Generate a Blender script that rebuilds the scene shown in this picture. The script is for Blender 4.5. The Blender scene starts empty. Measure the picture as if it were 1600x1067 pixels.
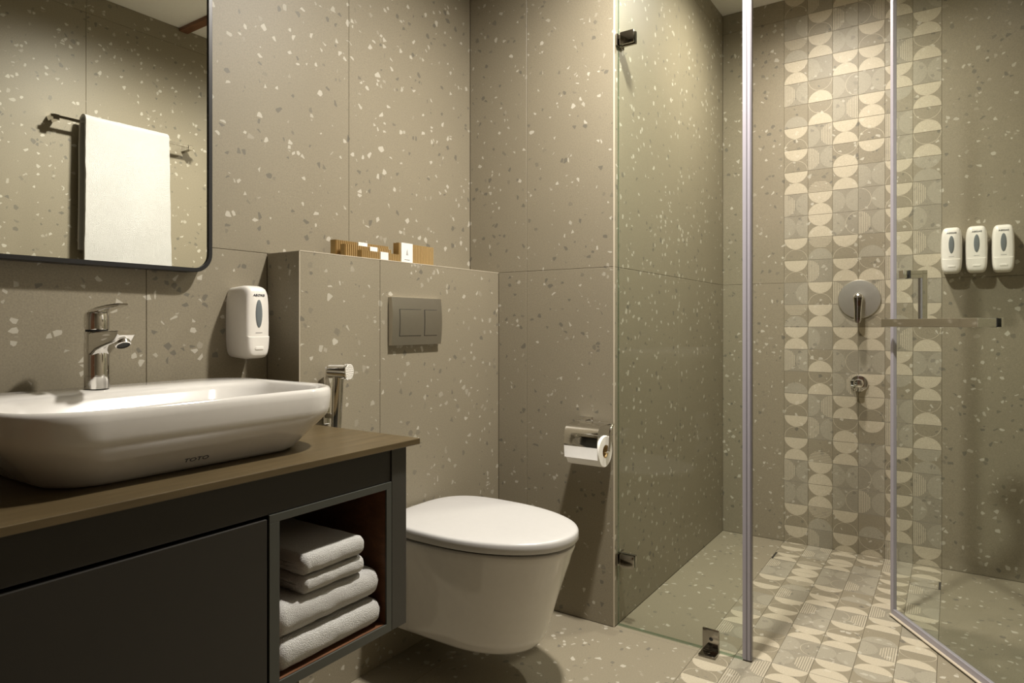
import bpy, bmesh, math, random
from mathutils import Vector, Matrix, noise

random.seed(7)
PI = math.pi
SC = bpy.context.scene
COL = SC.collection

# ------------------------------------------------------------------ dimensions
X_PART = 1.965      # face of the partition wall with the paper holder
X_BACK = 3.179      # shower back wall
X_FRONT = -0.75     # wall behind the photographer
Y_SHOW = 0.92       # shower side wall
Y_LEFT = 1.512      # vanity wall
Y_LEDGE = 1.381     # front of cistern ledge
X_LEDGE = 1.084
Y_RIGHT = -0.25     # wall with towel rail
Z_G = 1.177         # first tile joint / ledge top
Z_G2 = Z_G + 1.2
Z_C = 2.468
STRIP0, STRIP1 = 0.642, 0.040

# ------------------------------------------------------------------ camera
YAW = math.radians(33.926)
cam_d = bpy.data.cameras.new('camera')
cam_d.sensor_width = 36.0
cam_d.lens = 1026.2 / 1600 * 36.0
cam_d.shift_y = -26.7 / 1600
cam_d.clip_start = 0.02
cam = bpy.data.objects.new('camera', cam_d)
cam.location = (0, 0, 0.9887)
cam.rotation_euler = (PI / 2, 0, YAW - PI / 2)
COL.objects.link(cam)
SC.camera = cam

# ------------------------------------------------------------------ world, lights, exposure
w = bpy.data.worlds.new('world')
SC.world = w
w.use_nodes = True
w.node_tree.nodes['Background'].inputs[0].default_value = (0.9, 0.85, 0.75, 1)
w.node_tree.nodes['Background'].inputs[1].default_value = 0.05
SC.view_settings.view_transform = 'Standard'
SC.view_settings.look = 'None'
SC.view_settings.exposure = 0.08
SC.view_settings.gamma = 1.0
SC.view_settings.use_curve_mapping = False
SC.cycles.use_denoising = True
SC.cycles.max_bounces = 10
SC.cycles.diffuse_bounces = 5
SC.cycles.glossy_bounces = 6
SC.cycles.use_adaptive_sampling = True
SC.cycles.adaptive_threshold = 0.025
SC.cycles.transparent_max_bounces = 24
SC.cycles.sample_clamp_indirect = 6.0

# downlights: (x, y, watts, cone degrees, blend, colour)
LIGHTS = [
    (1.50, 0.57, 245.0, 164, 1.0, (1.0, 0.94, 0.845)),
    (2.60, 0.47, 98.0, 174, 1.0, (1.0, 0.92, 0.79)),
]


# ------------------------------------------------------------------ helpers
def lin(r, g, b):
    def f(c):
        c /= 255.0
        return c / 12.92 if c <= 0.04045 else ((c + 0.055) / 1.055) ** 2.4
    return (f(r), f(g), f(b), 1.0)


def tag(o, label=None, cat=None, group=None, kind=None):
    if label: o['label'] = label
    if cat: o['category'] = cat
    if group: o['group'] = group
    if kind: o['kind'] = kind
    return o


def link(name, data, parent=None):
    o = bpy.data.objects.new(name, data)
    COL.objects.link(o)
    if parent is not None:
        o.parent = parent
    return o


def root(name, loc, label, cat, group=None, rz=0.0):
    o = link(name, None)
    o.empty_display_size = 0.05
    o.location = loc
    o.rotation_euler = (0, 0, rz)
    return tag(o, label, cat, group)


def obj(name, bm, mat, parent=None, smooth=None, local=False):
    """bm in world coordinates unless local; smooth = angle in degrees"""
    bmesh.ops.recalc_face_normals(bm, faces=bm.faces)
    me = bpy.data.meshes.new(name)
    bm.to_mesh(me)
    bm.free()
    mats = mat if isinstance(mat, (list, tuple)) else [mat]
    for m in mats:
        me.materials.append(m)
    if smooth:
        me.polygons.foreach_set('use_smooth', [True] * len(me.polygons))
        me.set_sharp_from_angle(angle=math.radians(smooth))
    o = link(name, me, parent)
    if parent is not None and not local:
        m = Matrix.Translation(parent.location) @ parent.rotation_euler.to_matrix().to_4x4()
        p = parent
        while p.parent is not None:
            p = p.parent
        if p is not parent:
            m = Matrix.Translation(p.location) @ p.rotation_euler.to_matrix().to_4x4()
            # part objects sit at the identity in world space
            m = Matrix.Identity(4)
        o.matrix_parent_inverse = m.inverted()
    return o


def B():
    return bmesh.new()


def box(bm, x0, x1, y0, y1, z0, z1, bev=0.0, seg=2):
    vs = [bm.verts.new((x, y, z)) for x in (x0, x1) for y in (y0, y1) for z in (z0, z1)]
    idx = [(0, 1, 3, 2), (4, 6, 7, 5), (0, 4, 5, 1), (2, 3, 7, 6), (0, 2, 6, 4), (1, 5, 7, 3)]
    fs = [bm.faces.new([vs[i] for i in f]) for f in idx]
    if bev > 0:
        es = list({e for f in fs for e in f.edges})
        bmesh.ops.bevel(bm, geom=es, offset=bev, segments=seg, affect='EDGES', profile=0.5)
    return bm


def loft(bm, rings, cap0=True, cap1=True, closed=True):
    rs = [[bm.verts.new(p) for p in r] for r in rings]
    n = len(rs[0])
    for a, b in zip(rs[:-1], rs[1:]):
        for i in range(n if closed else n - 1):
            j = (i + 1) % n
            bm.faces.new((a[i], a[j], b[j], b[i]))
    if cap0: bm.faces.new(list(reversed(rs[0])))
    if cap1: bm.faces.new(rs[-1])
    return rs


def frame_of(d):
    d = Vector(d).normalized()
    up = Vector((0, 0, 1)) if abs(d.z) < 0.9 else Vector((1, 0, 0))
    a = d.cross(up).normalized()
    return d, a, a.cross(d).normalized()


def lathe(bm, base, axis, prof, seg=32, cap0=True, cap1=True):
    """prof = [(radius, distance along axis)]"""
    d, a, b = frame_of(axis)
    o = Vector(base)
    rings = []
    for r, h in prof:
        rings.append([o + d * h + (a * math.cos(t) + b * math.sin(t)) * max(r, 1e-5)
                      for t in [2 * PI * i / seg for i in range(seg)]])
    loft(bm, rings, cap0, cap1)
    return bm


def tube(bm, pts, r, seg=12):
    pts = [Vector(p) for p in pts]
    rings = []
    d0 = (pts[1] - pts[0]).normalized()
    _, a, b = frame_of(d0)
    for i, p in enumerate(pts):
        if i == 0: d = pts[1] - pts[0]
        elif i == len(pts) - 1: d = pts[-1] - pts[-2]
        else: d = (pts[i + 1] - pts[i]).normalized() + (pts[i] - pts[i - 1]).normalized()
        d.normalize()
        a = (a - d * a.dot(d)).normalized()
        b = d.cross(a)
        rr = r[i] if isinstance(r, (list, tuple)) else r
        rings.append([p + (a * math.cos(t) + b * math.sin(t)) * rr for t in [2 * PI * k / seg for k in range(seg)]])
    loft(bm, rings)
    return bm


def smooth_path(pts, n=6):
    """Catmull-Rom"""
    P = [Vector(p) for p in pts]
    P = [P[0] * 2 - P[1]] + P + [P[-1] * 2 - P[-2]]
    out = []
    for i in range(1, len(P) - 2):
        for k in range(n):
            t = k / n
            p0, p1, p2, p3 = P[i - 1], P[i], P[i + 1], P[i + 2]
            out.append(0.5 * ((2 * p1) + (p2 - p0) * t + (2 * p0 - 5 * p1 + 4 * p2 - p3) * t * t
                              + (3 * p1 - p0 - 3 * p2 + p3) * t ** 3))
    out.append(P[-2])
    return out


def rrect(hw, hd, r, n=8):
    """rounded rectangle outline around the origin, counter-clockwise"""
    r = min(r, hw - 1e-4, hd - 1e-4)
    out = []
    for cx, cy, a0 in ((hw - r, hd - r, 0), (-hw + r, hd - r, PI / 2), (-hw + r, -hd + r, PI), (hw - r, -hd + r, 1.5 * PI)):
        for k in range(n + 1):
            a = a0 + PI / 2 * k / n
            out.append((cx + r * math.cos(a), cy + r * math.sin(a)))
    return out


def egg(hw, hf, hb, nf, nb, n=64):
    """egg outline: front towards -y, back towards +y"""
    out = []
    for k in range(n):
        a = 2 * PI * k / n
        c, s = math.cos(a), math.sin(a)
        e = nb if s > 0 else nf
        h = hb if s > 0 else hf
        out.append((hw * math.copysign(abs(c) ** (2 / e), c), h * math.copysign(abs(s) ** (2 / e), s)))
    return out


def text_mesh(name, body, size, mat, parent, M, depth=0.0003, shear=0.0, local=False):
    cu = bpy.data.curves.new(name, 'FONT')
    cu.body = body
    cu.size = size
    cu.align_x = 'CENTER'
    cu.align_y = 'CENTER'
    cu.extrude = depth
    cu.shear = shear
    cu.resolution_u = 3
    tmp = bpy.data.objects.new('tmp_text', cu)
    COL.objects.link(tmp)
    dg = bpy.context.evaluated_depsgraph_get()
    me = bpy.data.meshes.new_from_object(tmp.evaluated_get(dg))
    bpy.data.objects.remove(tmp)
    bpy.data.curves.remove(cu)
    me.transform(M)
    me.materials.clear()
    me.materials.append(mat)
    o = link(name, me, parent)
    if parent is not None and not local:
        o.matrix_parent_inverse = Matrix.Translation(parent.location).inverted()
    return o


def axes(o, u, v, n):
    u, v, n = Vector(u), Vector(v), Vector(n)
    m = Matrix.Identity(4)
    for i in range(3):
        m[i][0], m[i][1], m[i][2], m[i][3] = u[i], v[i], n[i], o[i]
    return m


# ------------------------------------------------------------------ materials
def new_mat(name):
    m = bpy.data.materials.new(name)
    m.use_nodes = True
    nt = m.node_tree
    return m, nt, nt.nodes['Principled BSDF'], nt.nodes['Material Output']


def N(nt, t, **kw):
    n = nt.nodes.new(t)
    for k, v in kw.items():
        setattr(n, k, v)
    return n


def setin(nt, sock, v):
    if isinstance(v, bpy.types.NodeSocket): nt.links.new(v, sock)
    else: sock.default_value = v


def mth(nt, op, a, b=None, c=None, clamp=False):
    n = N(nt, 'ShaderNodeMath', operation=op, use_clamp=clamp)
    setin(nt, n.inputs[0], a)
    if b is not None: setin(nt, n.inputs[1], b)
    if c is not None: setin(nt, n.inputs[2], c)
    return n.outputs[0]


def mixc(nt, f, a, b):
    n = N(nt, 'ShaderNodeMix', data_type='RGBA')
    setin(nt, n.inputs[0], f)
    setin(nt, n.inputs[6], a)
    setin(nt, n.inputs[7], b)
    return n.outputs[2]


def maprange(nt, v, a, b, c=0.0, d=1.0):
    n = N(nt, 'ShaderNodeMapRange')
    setin(nt, n.inputs[0], v)
    for i, q in enumerate((a, b, c, d)):
        setin(nt, n.inputs[i + 1], q)
    return n.outputs[0]


def plain(name, col, rough=0.5, metal=0.0, spec=0.5, coat=0.0, bump=None, trans=0.0):
    m, nt, p, out = new_mat(name)
    geo = N(nt, 'ShaderNodeNewGeometry')
    nz = N(nt, 'ShaderNodeTexNoise')
    nz.inputs['Scale'].default_value = 60.0
    nt.links.new(geo.outputs['Position'], nz.inputs['Vector'])
    c2 = tuple(min(1, c * 0.94) for c in col[:3]) + (1,)
    nt.links.new(mixc(nt, nz.outputs[0], col, c2), p.inputs['Base Color'])
    p.inputs['Roughness'].default_value = rough
    p.inputs['Metallic'].default_value = metal
    p.inputs['Specular IOR Level'].default_value = spec
    p.inputs['Coat Weight'].default_value = coat
    p.inputs['Coat Roughness'].default_value = 0.05
    p.inputs['Transmission Weight'].default_value = trans
    if bump:
        nb = N(nt, 'ShaderNodeTexNoise')
        nb.inputs['Scale'].default_value = bump[0]
        nb.inputs['Detail'].default_value = 4
        nt.links.new(geo.outputs['Position'], nb.inputs['Vector'])
        bp = N(nt, 'ShaderNodeBump')
        bp.inputs['Strength'].default_value = bump[1]
        bp.inputs['Distance'].default_value = bump[2]
        nt.links.new(nb.outputs[0], bp.inputs['Height'])
        nt.links.new(bp.outputs[0], p.inputs['Normal'])
    return m


def terrazzo(name, base, cream, dark, chips=1.0, rough=0.50):
    m, nt, p, out = new_mat(name)
    geo = N(nt, 'ShaderNodeNewGeometry')
    pos = geo.outputs['Position']
    # fine mottling of the cement body
    n1 = N(nt, 'ShaderNodeTexNoise')
    n1.inputs['Scale'].default_value = 260
    n1.inputs['Detail'].default_value = 3
    n1.inputs['Roughness'].default_value = 0.7
    nt.links.new(pos, n1.inputs['Vector'])
    n2 = N(nt, 'ShaderNodeTexNoise')
    n2.inputs['Scale'].default_value = 5
    n2.inputs['Detail'].default_value = 3
    nt.links.new(pos, n2.inputs['Vector'])
    b2 = tuple(c * 0.80 for c in base[:3]) + (1,)
    b3 = tuple(c * 1.12 for c in base[:3]) + (1,)
    col = mixc(nt, maprange(nt, n1.outputs[0], 0.3, 0.7), b2, b3)
    b4 = tuple(c * 0.90 for c in base[:3]) + (1,)
    col = mixc(nt, maprange(nt, n2.outputs[0], 0.35, 0.7, 0.0, 0.5), col, b4)
    # cluster mask
    n3 = N(nt, 'ShaderNodeTexNoise')
    n3.inputs['Scale'].default_value = 11
    n3.inputs['Detail'].default_value = 2
    nt.links.new(pos, n3.inputs['Vector'])
    clus = maprange(nt, n3.outputs[0], 0.32, 0.68, -0.055, 0.055)
    for scale, off, dens, ddens, e0 in ((66.0, 0.0, 0.090, 0.050, 0.04),):
        mp = N(nt, 'ShaderNodeMapping')
        mp.inputs['Location'].default_value = (off, off * 0.7, off * 1.3)
        nt.links.new(pos, mp.inputs['Vector'])
        v1 = N(nt, 'ShaderNodeTexVoronoi', feature='F1')
        v2 = N(nt, 'ShaderNodeTexVoronoi', feature='DISTANCE_TO_EDGE')
        for v in (v1, v2):
            v.inputs['Scale'].default_value = scale
            nt.links.new(mp.outputs[0], v.inputs['Vector'])
        sep = N(nt, 'ShaderNodeSeparateColor')
        nt.links.new(v1.outputs['Color'], sep.inputs[0])
        r, g, b = sep.outputs[0], sep.outputs[1], sep.outputs[2]
        thr = mth(nt, 'MULTIPLY_ADD', b, 0.20, e0)
        em = maprange(nt, mth(nt, 'SUBTRACT', v2.outputs['Distance'], thr), 0.0, 0.035)
        lo = mth(nt, 'ADD', clus, dens)
        isc = mth(nt, 'LESS_THAN', r, lo)
        isd = mth(nt, 'GREATER_THAN', r, mth(nt, 'SUBTRACT', 1.0 - ddens, mth(nt, 'MULTIPLY', clus, 0.4)))
        op = maprange(nt, g, 0.0, 0.55, 0.18 * chips, 0.92 * chips)
        fc = mth(nt, 'MULTIPLY', mth(nt, 'MULTIPLY', isc, em), op)
        fd = mth(nt, 'MULTIPLY', mth(nt, 'MULTIPLY', isd, em), mth(nt, 'MULTIPLY', op, 0.9))
        col = mixc(nt, fc, col, cream)
        col = mixc(nt, fd, col, dark)
    nt.links.new(col, p.inputs['Base Color'])
    p.inputs['Roughness'].default_value = rough
    p.inputs['Specular IOR Level'].default_value = 0.45
    bp = N(nt, 'ShaderNodeBump')
    bp.inputs['Strength'].default_value = 0.06
    bp.inputs['Distance'].default_value = 0.001
    nt.links.new(n1.outputs[0], bp.inputs['Height'])
    nt.links.new(bp.outputs[0], p.inputs['Normal'])
    return m


CREAM = (0.47, 0.44, 0.37, 1)
DARK = (0.132, 0.121, 0.098, 1)
BASE = (0.258, 0.226, 0.163, 1)
M_TERR = terrazzo('terrazzo_tile', BASE, CREAM, DARK)
M_TERR_V = terrazzo('terrazzo_tile_grey', (0.272, 0.246, 0.190, 1), CREAM, DARK, 0.7)
M_PRINT = terrazzo('cream_tile_print', (0.48, 0.428, 0.328, 1), (0.62, 0.585, 0.50, 1), (0.40, 0.36, 0.29, 1), 0.35)
M_FAINT = terrazzo('pale_tile_print', (0.325, 0.297, 0.232, 1), CREAM, (0.17, 0.155, 0.13, 1), 0.7)
M_GROUT = plain('grout', (0.23, 0.19, 0.13, 1), 0.9)
M_TRIM = plain('tile_edge_trim', (0.52, 0.46, 0.36, 1), 0.5)
M_CEIL = plain('ceiling_paint', (0.86, 0.84, 0.79, 1), 0.9)
M_CERAMIC = plain('glazed_ceramic', (0.64, 0.62, 0.59, 1), 0.10, coat=0.6)
M_SEAT = plain('seat_plastic', (0.52, 0.51, 0.50, 1), 0.28)
M_GAP = plain('dark_gap', (0.02, 0.019, 0.017, 1), 0.8)  # near-black for small dark parts and for shade coloured into gaps
M_CHROME = plain('chrome', (0.80, 0.79, 0.77, 1), 0.05, metal=1.0)
M_SATIN = plain('satin_steel', (0.56, 0.535, 0.49, 1), 0.36, metal=1.0)
M_VALVE = plain('polished_steel_plate', (0.70, 0.69, 0.64, 1), 0.36, metal=1.0)
M_CLAMP = plain('dark_polished_steel', (0.34, 0.32, 0.29, 1), 0.10, metal=1.0)
M_BLACK = plain('black_frame_metal', (0.012, 0.012, 0.013, 1), 0.35)
M_PLASTIC = plain('white_dispenser_plastic', (0.80, 0.77, 0.72, 1), 0.30)
M_WINDOW = plain('dispenser_window', (0.16, 0.18, 0.19, 1), 0.12)
M_INK = plain('printed_ink', (0.03, 0.035, 0.06, 1), 0.6)
M_PAINT = plain('charcoal_cabinet_laminate', (0.013, 0.0112, 0.009, 1), 0.42)
M_FRAME = plain('grey_green_edge_laminate', (0.046, 0.048, 0.041, 1), 0.45)
M_POST = plain('dark_grey_laminate', (0.033, 0.031, 0.026, 1), 0.45)
M_SEAL = plain('grey_pvc_seal', (0.36, 0.34, 0.385, 1), 0.35)
M_SEAL2 = plain('dark_pvc_seal', (0.17, 0.16, 0.175, 1), 0.3)
M_TOWEL = plain('terry_towel', (0.68, 0.67, 0.65, 1), 0.95, spec=0.1, bump=(640.0, 1.0, 0.006))
M_PAPER = plain('white_paper', (0.82, 0.80, 0.75, 1), 0.9, spec=0.1, bump=(300.0, 0.2, 0.001))
M_KRAFT = plain('kraft_corrugated_board', (0.47, 0.335, 0.155, 1), 0.85, spec=0.2)
M_DRAIN = plain('drain_steel', (0.30, 0.28, 0.25, 1), 0.35, metal=1.0)


def wood(name, c1, c2, rough, scale=(6, 60, 60), spec=0.5):
    m, nt, p, out = new_mat(name)
    geo = N(nt, 'ShaderNodeNewGeometry')
    mp = N(nt, 'ShaderNodeMapping')
    mp.inputs['Scale'].default_value = scale
    nt.links.new(geo.outputs['Position'], mp.inputs['Vector'])
    nz = N(nt, 'ShaderNodeTexNoise')
    nz.inputs['Scale'].default_value = 1.0
    nz.inputs['Detail'].default_value = 6
    nz.inputs['Roughness'].default_value = 0.65
    nz.inputs['Distortion'].default_value = 0.6
    nt.links.new(mp.outputs[0], nz.inputs['Vector'])
    nt.links.new(mixc(nt, maprange(nt, nz.outputs[0], 0.3, 0.7), c1, c2), p.inputs['Base Color'])
    p.inputs['Roughness'].default_value = rough
    p.inputs['Specular IOR Level'].default_value = spec
    bp = N(nt, 'ShaderNodeBump')
    bp.inputs['Strength'].default_value = 0.15
    bp.inputs['Distance'].default_value = 0.001
    nt.links.new(nz.outputs[0], bp.inputs['Height'])
    nt.links.new(bp.outputs[0], p.inputs['Normal'])
    return m


M_COUNTER = wood('walnut_worktop', (0.066, 0.047, 0.022, 1), (0.103, 0.074, 0.036, 1), 0.34)
M_NICHE = wood('red_brown_shelf_wood', (0.085, 0.035, 0.015, 1), (0.15, 0.065, 0.028, 1), 0.5, (6, 30, 70))
M_BEAM = wood('brown_strip_wood', (0.15, 0.065, 0.03, 1), (0.22, 0.10, 0.05, 1), 0.5, (50, 5, 50))
M_DOORWOOD = wood('door_wood', (0.12, 0.05, 0.022, 1), (0.18, 0.085, 0.04, 1), 0.45, (60, 60, 5))


def glass_mat(name, tint, f0=0.010):
    m, nt, p, out = new_mat(name)
    nt.nodes.remove(p)
    lw = N(nt, 'ShaderNodeLayerWeight')
    lw.inputs[0].default_value = 0.5
    fac = mth(nt, 'MULTIPLY_ADD', mth(nt, 'POWER', lw.outputs['Facing'], 5.0), 1.0 - f0, f0, clamp=True)
    tr = N(nt, 'ShaderNodeBsdfTransparent')
    tr.inputs[0].default_value = tint
    gl = N(nt, 'ShaderNodeBsdfGlossy')
    gl.inputs['Roughness'].default_value = 0.0
    gl.inputs['Color'].default_value = (1, 1, 1, 1)
    mx = N(nt, 'ShaderNodeMixShader')
    nt.links.new(fac, mx.inputs[0])
    nt.links.new(tr.outputs[0], mx.inputs[1])
    nt.links.new(gl.outputs[0], mx.inputs[2])
    nt.links.new(mx.outputs[0], out.inputs[0])
    return m


M_GLASS = glass_mat('clear_glass', (0.955, 0.975, 0.955, 1))
M_GEDGE = glass_mat('green_glass_edge', (0.50, 0.66, 0.57, 1), 0.10)


def mirror_mat():
    m, nt, p, out = new_mat('mirror_silver')
    p.inputs['Base Color'].default_value = (0.90, 0.92, 0.87, 1)
    p.inputs['Metallic'].default_value = 1.0
    p.inputs['Roughness'].default_value = 0.0
    return m


M_MIRROR = mirror_mat()


def emit(name, col, s):
    m, nt, p, out = new_mat(name)
    p.inputs['Base Color'].default_value = (0.9, 0.9, 0.9, 1)
    p.inputs['Emission Color'].default_value = (*col, 1)
    p.inputs['Emission Strength'].default_value = s
    return m


# ------------------------------------------------------------------ shell
def slab(name, x0, x1, y0, y1, z0, z1, mat):
    o = obj(name, box(B(), x0, x1, y0, y1, z0, z1), mat)
    return tag(o, kind='structure')


TT = 0.004          # how far the tiles stand in front of the backing
TW = 0.08           # wall thickness
w_left = slab('wall_left', X_FRONT - TW, X_BACK, Y_LEFT + TT, Y_LEFT + TW, 0, Z_C, M_GROUT)
w_right = slab('wall_right', X_FRONT - TW, X_BACK + TW, Y_RIGHT - TW, Y_RIGHT - TT, 0, Z_C, M_GROUT)
w_back = slab('wall_back', X_BACK + TT, X_BACK + TW, Y_RIGHT - TT, Y_LEFT + TT, 0, Z_C, M_GROUT)
w_front = slab('wall_front', X_FRONT - TW, X_FRONT, Y_RIGHT - TT, Y_LEFT + TT, 0, Z_C, M_TERR)
w_part = slab('wall_partition', X_PART + TT, X_BACK + TT, Y_SHOW + TT, Y_LEFT + TT, 0, Z_C, M_GROUT)
w_ledge = slab('wall_ledge', X_LEDGE + TT, X_PART + TT, Y_LEDGE + TT, Y_LEFT + TT, 0, Z_G - TT, M_GROUT)
floor = slab('floor', X_FRONT - TW, X_BACK + TW, Y_RIGHT - TW, Y_LEFT + TW, -0.08, -TT, M_GROUT)
ceil = slab('ceiling', X_FRONT - TW, X_BACK + TW, Y_RIGHT - TW, Y_LEFT + TW, Z_C, Z_C + 0.08, M_CEIL)


def tile_bm(w_, h_, c=0.0009):
    bm = B()
    rings = [[(x, y, z) for x, y in ((i, i), (w_ - i, i), (w_ - i, h_ - i), (i, h_ - i))]
             for i, z in ((0, -TT), (0, -c), (c, 0))]
    loft(bm, rings)
    return bm


TILE_CACHE = {}


def place_tile(parent, M, w_, h_, g=0.0009, mat=None):
    w2, h2 = round(w_ - g, 4), round(h_ - g, 4)
    key = (w2, h2)
    if key not in TILE_CACHE:
        bm = tile_bm(w2, h2)
        bmesh.ops.recalc_face_normals(bm, faces=bm.faces)
        me = bpy.data.meshes.new('tile')
        bm.to_mesh(me)
        bm.free()
        me.materials.append(M_TERR)
        TILE_CACHE[key] = me
    o = link('tile', TILE_CACHE[key], parent)
    o.matrix_local = M @ Matrix.Translation((g / 2, g / 2, 0))
    return o


def tiled(parent, o, u, v, n, us, vs):
    """tiles between the break positions us and vs"""
    for a, b in zip(us[:-1], us[1:]):
        for c, d in zip(vs[:-1], vs[1:]):
            P = Vector(o) + Vector(u) * a + Vector(v) * c
            place_tile(parent, axes(P, u, v, n), b - a, d - c)


XB = [X_FRONT, -0.4267, 0.1716, 0.7693, 1.3677]
ZB = [0, Z_G, Z_G2, Z_C]
X_, Y_, Z_ = (1, 0, 0), (0, 1, 0), (0, 0, 1)
nX, nY = (-1, 0, 0), (0, -1, 0)
# vanity wall (seen from -y): u = +x, v = +z, normal -y
tiled(w_left, (0, Y_LEFT, 0), X_, Z_, nY, XB[:4] + [X_LEDGE], [0, Z_G])
tiled(w_left, (0, Y_LEFT, 0), X_, Z_, nY, XB + [X_PART], [Z_G, Z_G2, Z_C])
# ledge: front, top, side
tiled(w_ledge, (0, Y_LEDGE, 0), X_, Z_, nY, [X_LEDGE, 1.3677, X_PART], [0, Z_G])
tiled(w_ledge, (0, 0, Z_G), X_, Y_, Z_, [X_LEDGE, 1.3677, X_PART], [Y_LEDGE, Y_LEFT])
tiled(w_ledge, (X_LEDGE, 0, 0), nY, Z_, nX, [-Y_LEFT, -Y_LEDGE], [0, Z_G])
# partition face (normal -x): u = -y
tiled(w_part, (X_PART, 0, 0), nY, Z_, nX, [-Y_LEDGE, -1.2587, -Y_SHOW], [0, Z_G])
tiled(w_part, (X_PART, 0, 0), nY, Z_, nX, [-Y_LEFT, -1.2587, -Y_SHOW], [Z_G, Z_G2, Z_C])
# shower side wall (normal -y)
tiled(w_part, (0, Y_SHOW, 0), X_, Z_, nY, [X_PART, 2.572, X_BACK], ZB)
# shower back wall left and right of the printed strip
tiled(w_back, (X_BACK, 0, 0), nY, Z_, nX, [-Y_SHOW, -STRIP0], ZB)
tiled(w_back, (X_BACK, 0, 0), nY, Z_, nX, [-STRIP1, -Y_RIGHT], ZB)
# towel wall (normal +y): u = -x
XR = [-X_BACK, -2.5677, -1.9677, -1.3677, -0.7693, -0.1716, 0.4267, -X_FRONT]
tiled(w_right, (0, Y_RIGHT, 0), nX, Z_, Y_, XR, ZB)
# floor beside the printed strip
tiled(floor, (0, 0, 0), X_, Y_, Z_, [X_PART, X_BACK], [STRIP0, Y_SHOW])
tiled(floor, (0, 0, 0), X_, Y_, Z_, [X_FRONT, -0.435, 0.765, X_PART], [STRIP0, 1.242, Y_LEFT])
tiled(floor, (0, 0, 0), X_, Y_, Z_, [X_FRONT, -0.435, 0.765, X_PART, X_BACK], [Y_RIGHT, STRIP1])

# trims: pale mitred tile edges
for nm, d in (('trim_1', (X_LEDGE, X_PART, Y_LEDGE - 0.0006, Y_LEDGE + 0.0016, Z_G - 0.0014, Z_G + 0.0008)),
              ('trim_2', (X_PART - 0.0006, X_PART + 0.003, Y_SHOW - 0.0008, Y_SHOW + 0.003, 0, Z_C)),
              ('trim_3', (X_LEDGE - 0.0006, X_LEDGE + 0.0016, Y_LEDGE - 0.0006, Y_LEDGE + 0.0016, 0, Z_G))):
    tag(obj(nm, box(B(), *d), M_TRIM), kind='structure')
tag(obj('trim_4', box(B(), 1.792, 1.836, Y_RIGHT, Y_LEFT, Z_C - 0.016, Z_C, 0.001), M_BEAM), kind='structure')

# wooden door behind the photographer
d1 = obj('door_1', box(B(), X_FRONT, X_FRONT + 0.04, 0.15, 1.0, 0.005, 2.08, 0.003), M_DOORWOOD)
tag(d1, kind='structure')
bm = B()
box(bm, X_FRONT + 0.001, X_FRONT + 0.05, 0.08, 0.148, 0.0, 2.15, 0.003)
box(bm, X_FRONT + 0.001, X_FRONT + 0.05, 1.002, 1.07, 0.0, 2.15, 0.003)
box(bm, X_FRONT + 0.001, X_FRONT + 0.05, 0.148, 1.002, 2.082, 2.15, 0.003)
obj('door_frame', bm, M_DOORWOOD, d1)
bm = B()
tube(bm, [(X_FRONT + 0.04, 0.22, 1.0), (X_FRONT + 0.09, 0.22, 1.0), (X_FRONT + 0.095, 0.24, 1.0), (X_FRONT + 0.095, 0.35, 1.0)], 0.009)
obj('door_handle', bm, M_SATIN, d1, 40)

# ------------------------------------------------------------------ printed tiles
PAT = """
VNF HSO VTF VOT HSS VNF
HTF HSS VFF HSO HNF HSS
HSS VFN HSS HSS VFT HOS
VTF HOS VFO VFF HSS VFF
HNF HOS VFT HSS HFN HSS
HSO VFT HSS HSO VTF HOS
HSO VTF HOS HSN VTF HOS
HSS HNT HSS VFF HSO HFF
VTF HSS VFF VOF HSO VTF
VFF HSS VFO VTF HSO VFN
HSO HTF HSO HNF HSS VTF
HSO VTN HSS HOS VTF HSS
""".split()
PAT = [PAT[i * 6:i * 6 + 6] for i in range(12)]
CW = (STRIP0 - STRIP1) / 6      # cell width
CH = 0.1


def clip(poly, v0, v1):
    for s, lim in ((1, v0), (-1, -v1)):
        out = []
        for i in range(len(poly)):
            a, b = poly[i], poly[(i + 1) % len(poly)]
            da, db = s * a[1] - lim, s * b[1] - lim
            if da >= 0: out.append(a)
            if (da >= 0) != (db >= 0):
                t = da / (da - db)
                out.append((a[0] + (b[0] - a[0]) * t, a[1] + (b[1] - a[1]) * t))
        poly = out
        if len(poly) < 3: return []
    return poly


def half_polys(style, side):
    """polygons of one half disc in a cell 0..CW x 0..CH; side T B L R; returns (poly, slot)"""
    R = 0.0492
    if style == 'N': return []
    cx, cy = CW / 2, CH / 2

    def place(t, d):        # t along the flat edge, d away from it
        if side == 'T': return (cx - t, CH - 0.0008 - d)
        if side == 'B': return (cx + t, 0.0008 + d)
        if side == 'L': return (0.0008 + d, cy - t)
        return (CW - 0.0008 - d, cy + t)
    out = []
    arc = [(R * math.cos(PI * k / 20), R * math.sin(PI * k / 20)) for k in range(21)]
    if style in 'SF':
        out.append(([place(*p) for p in arc], 1 if style == 'S' else 2))
    elif style == 'O':
        r2 = R - 0.0017
        arc2 = [(r2 * math.cos(PI * k / 20), r2 * math.sin(PI * k / 20)) for k in range(21)]
        for k in range(20):
            out.append(([place(*p) for p in (arc[k], arc[k + 1], arc2[k + 1], arc2[k])], 1))
    else:
        d = 0.0012
        while d < R - 0.003:
            a, b = d, d + 0.0031
            ta, tb = math.sqrt(R * R - a * a), math.sqrt(max(0, R * R - b * b))
            out.append(([place(*p) for p in ((ta, a), (tb, b), (-tb, b), (-ta, a))], 1))
            d += 0.0066
    return out


PRINT_CACHE = {}


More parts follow.
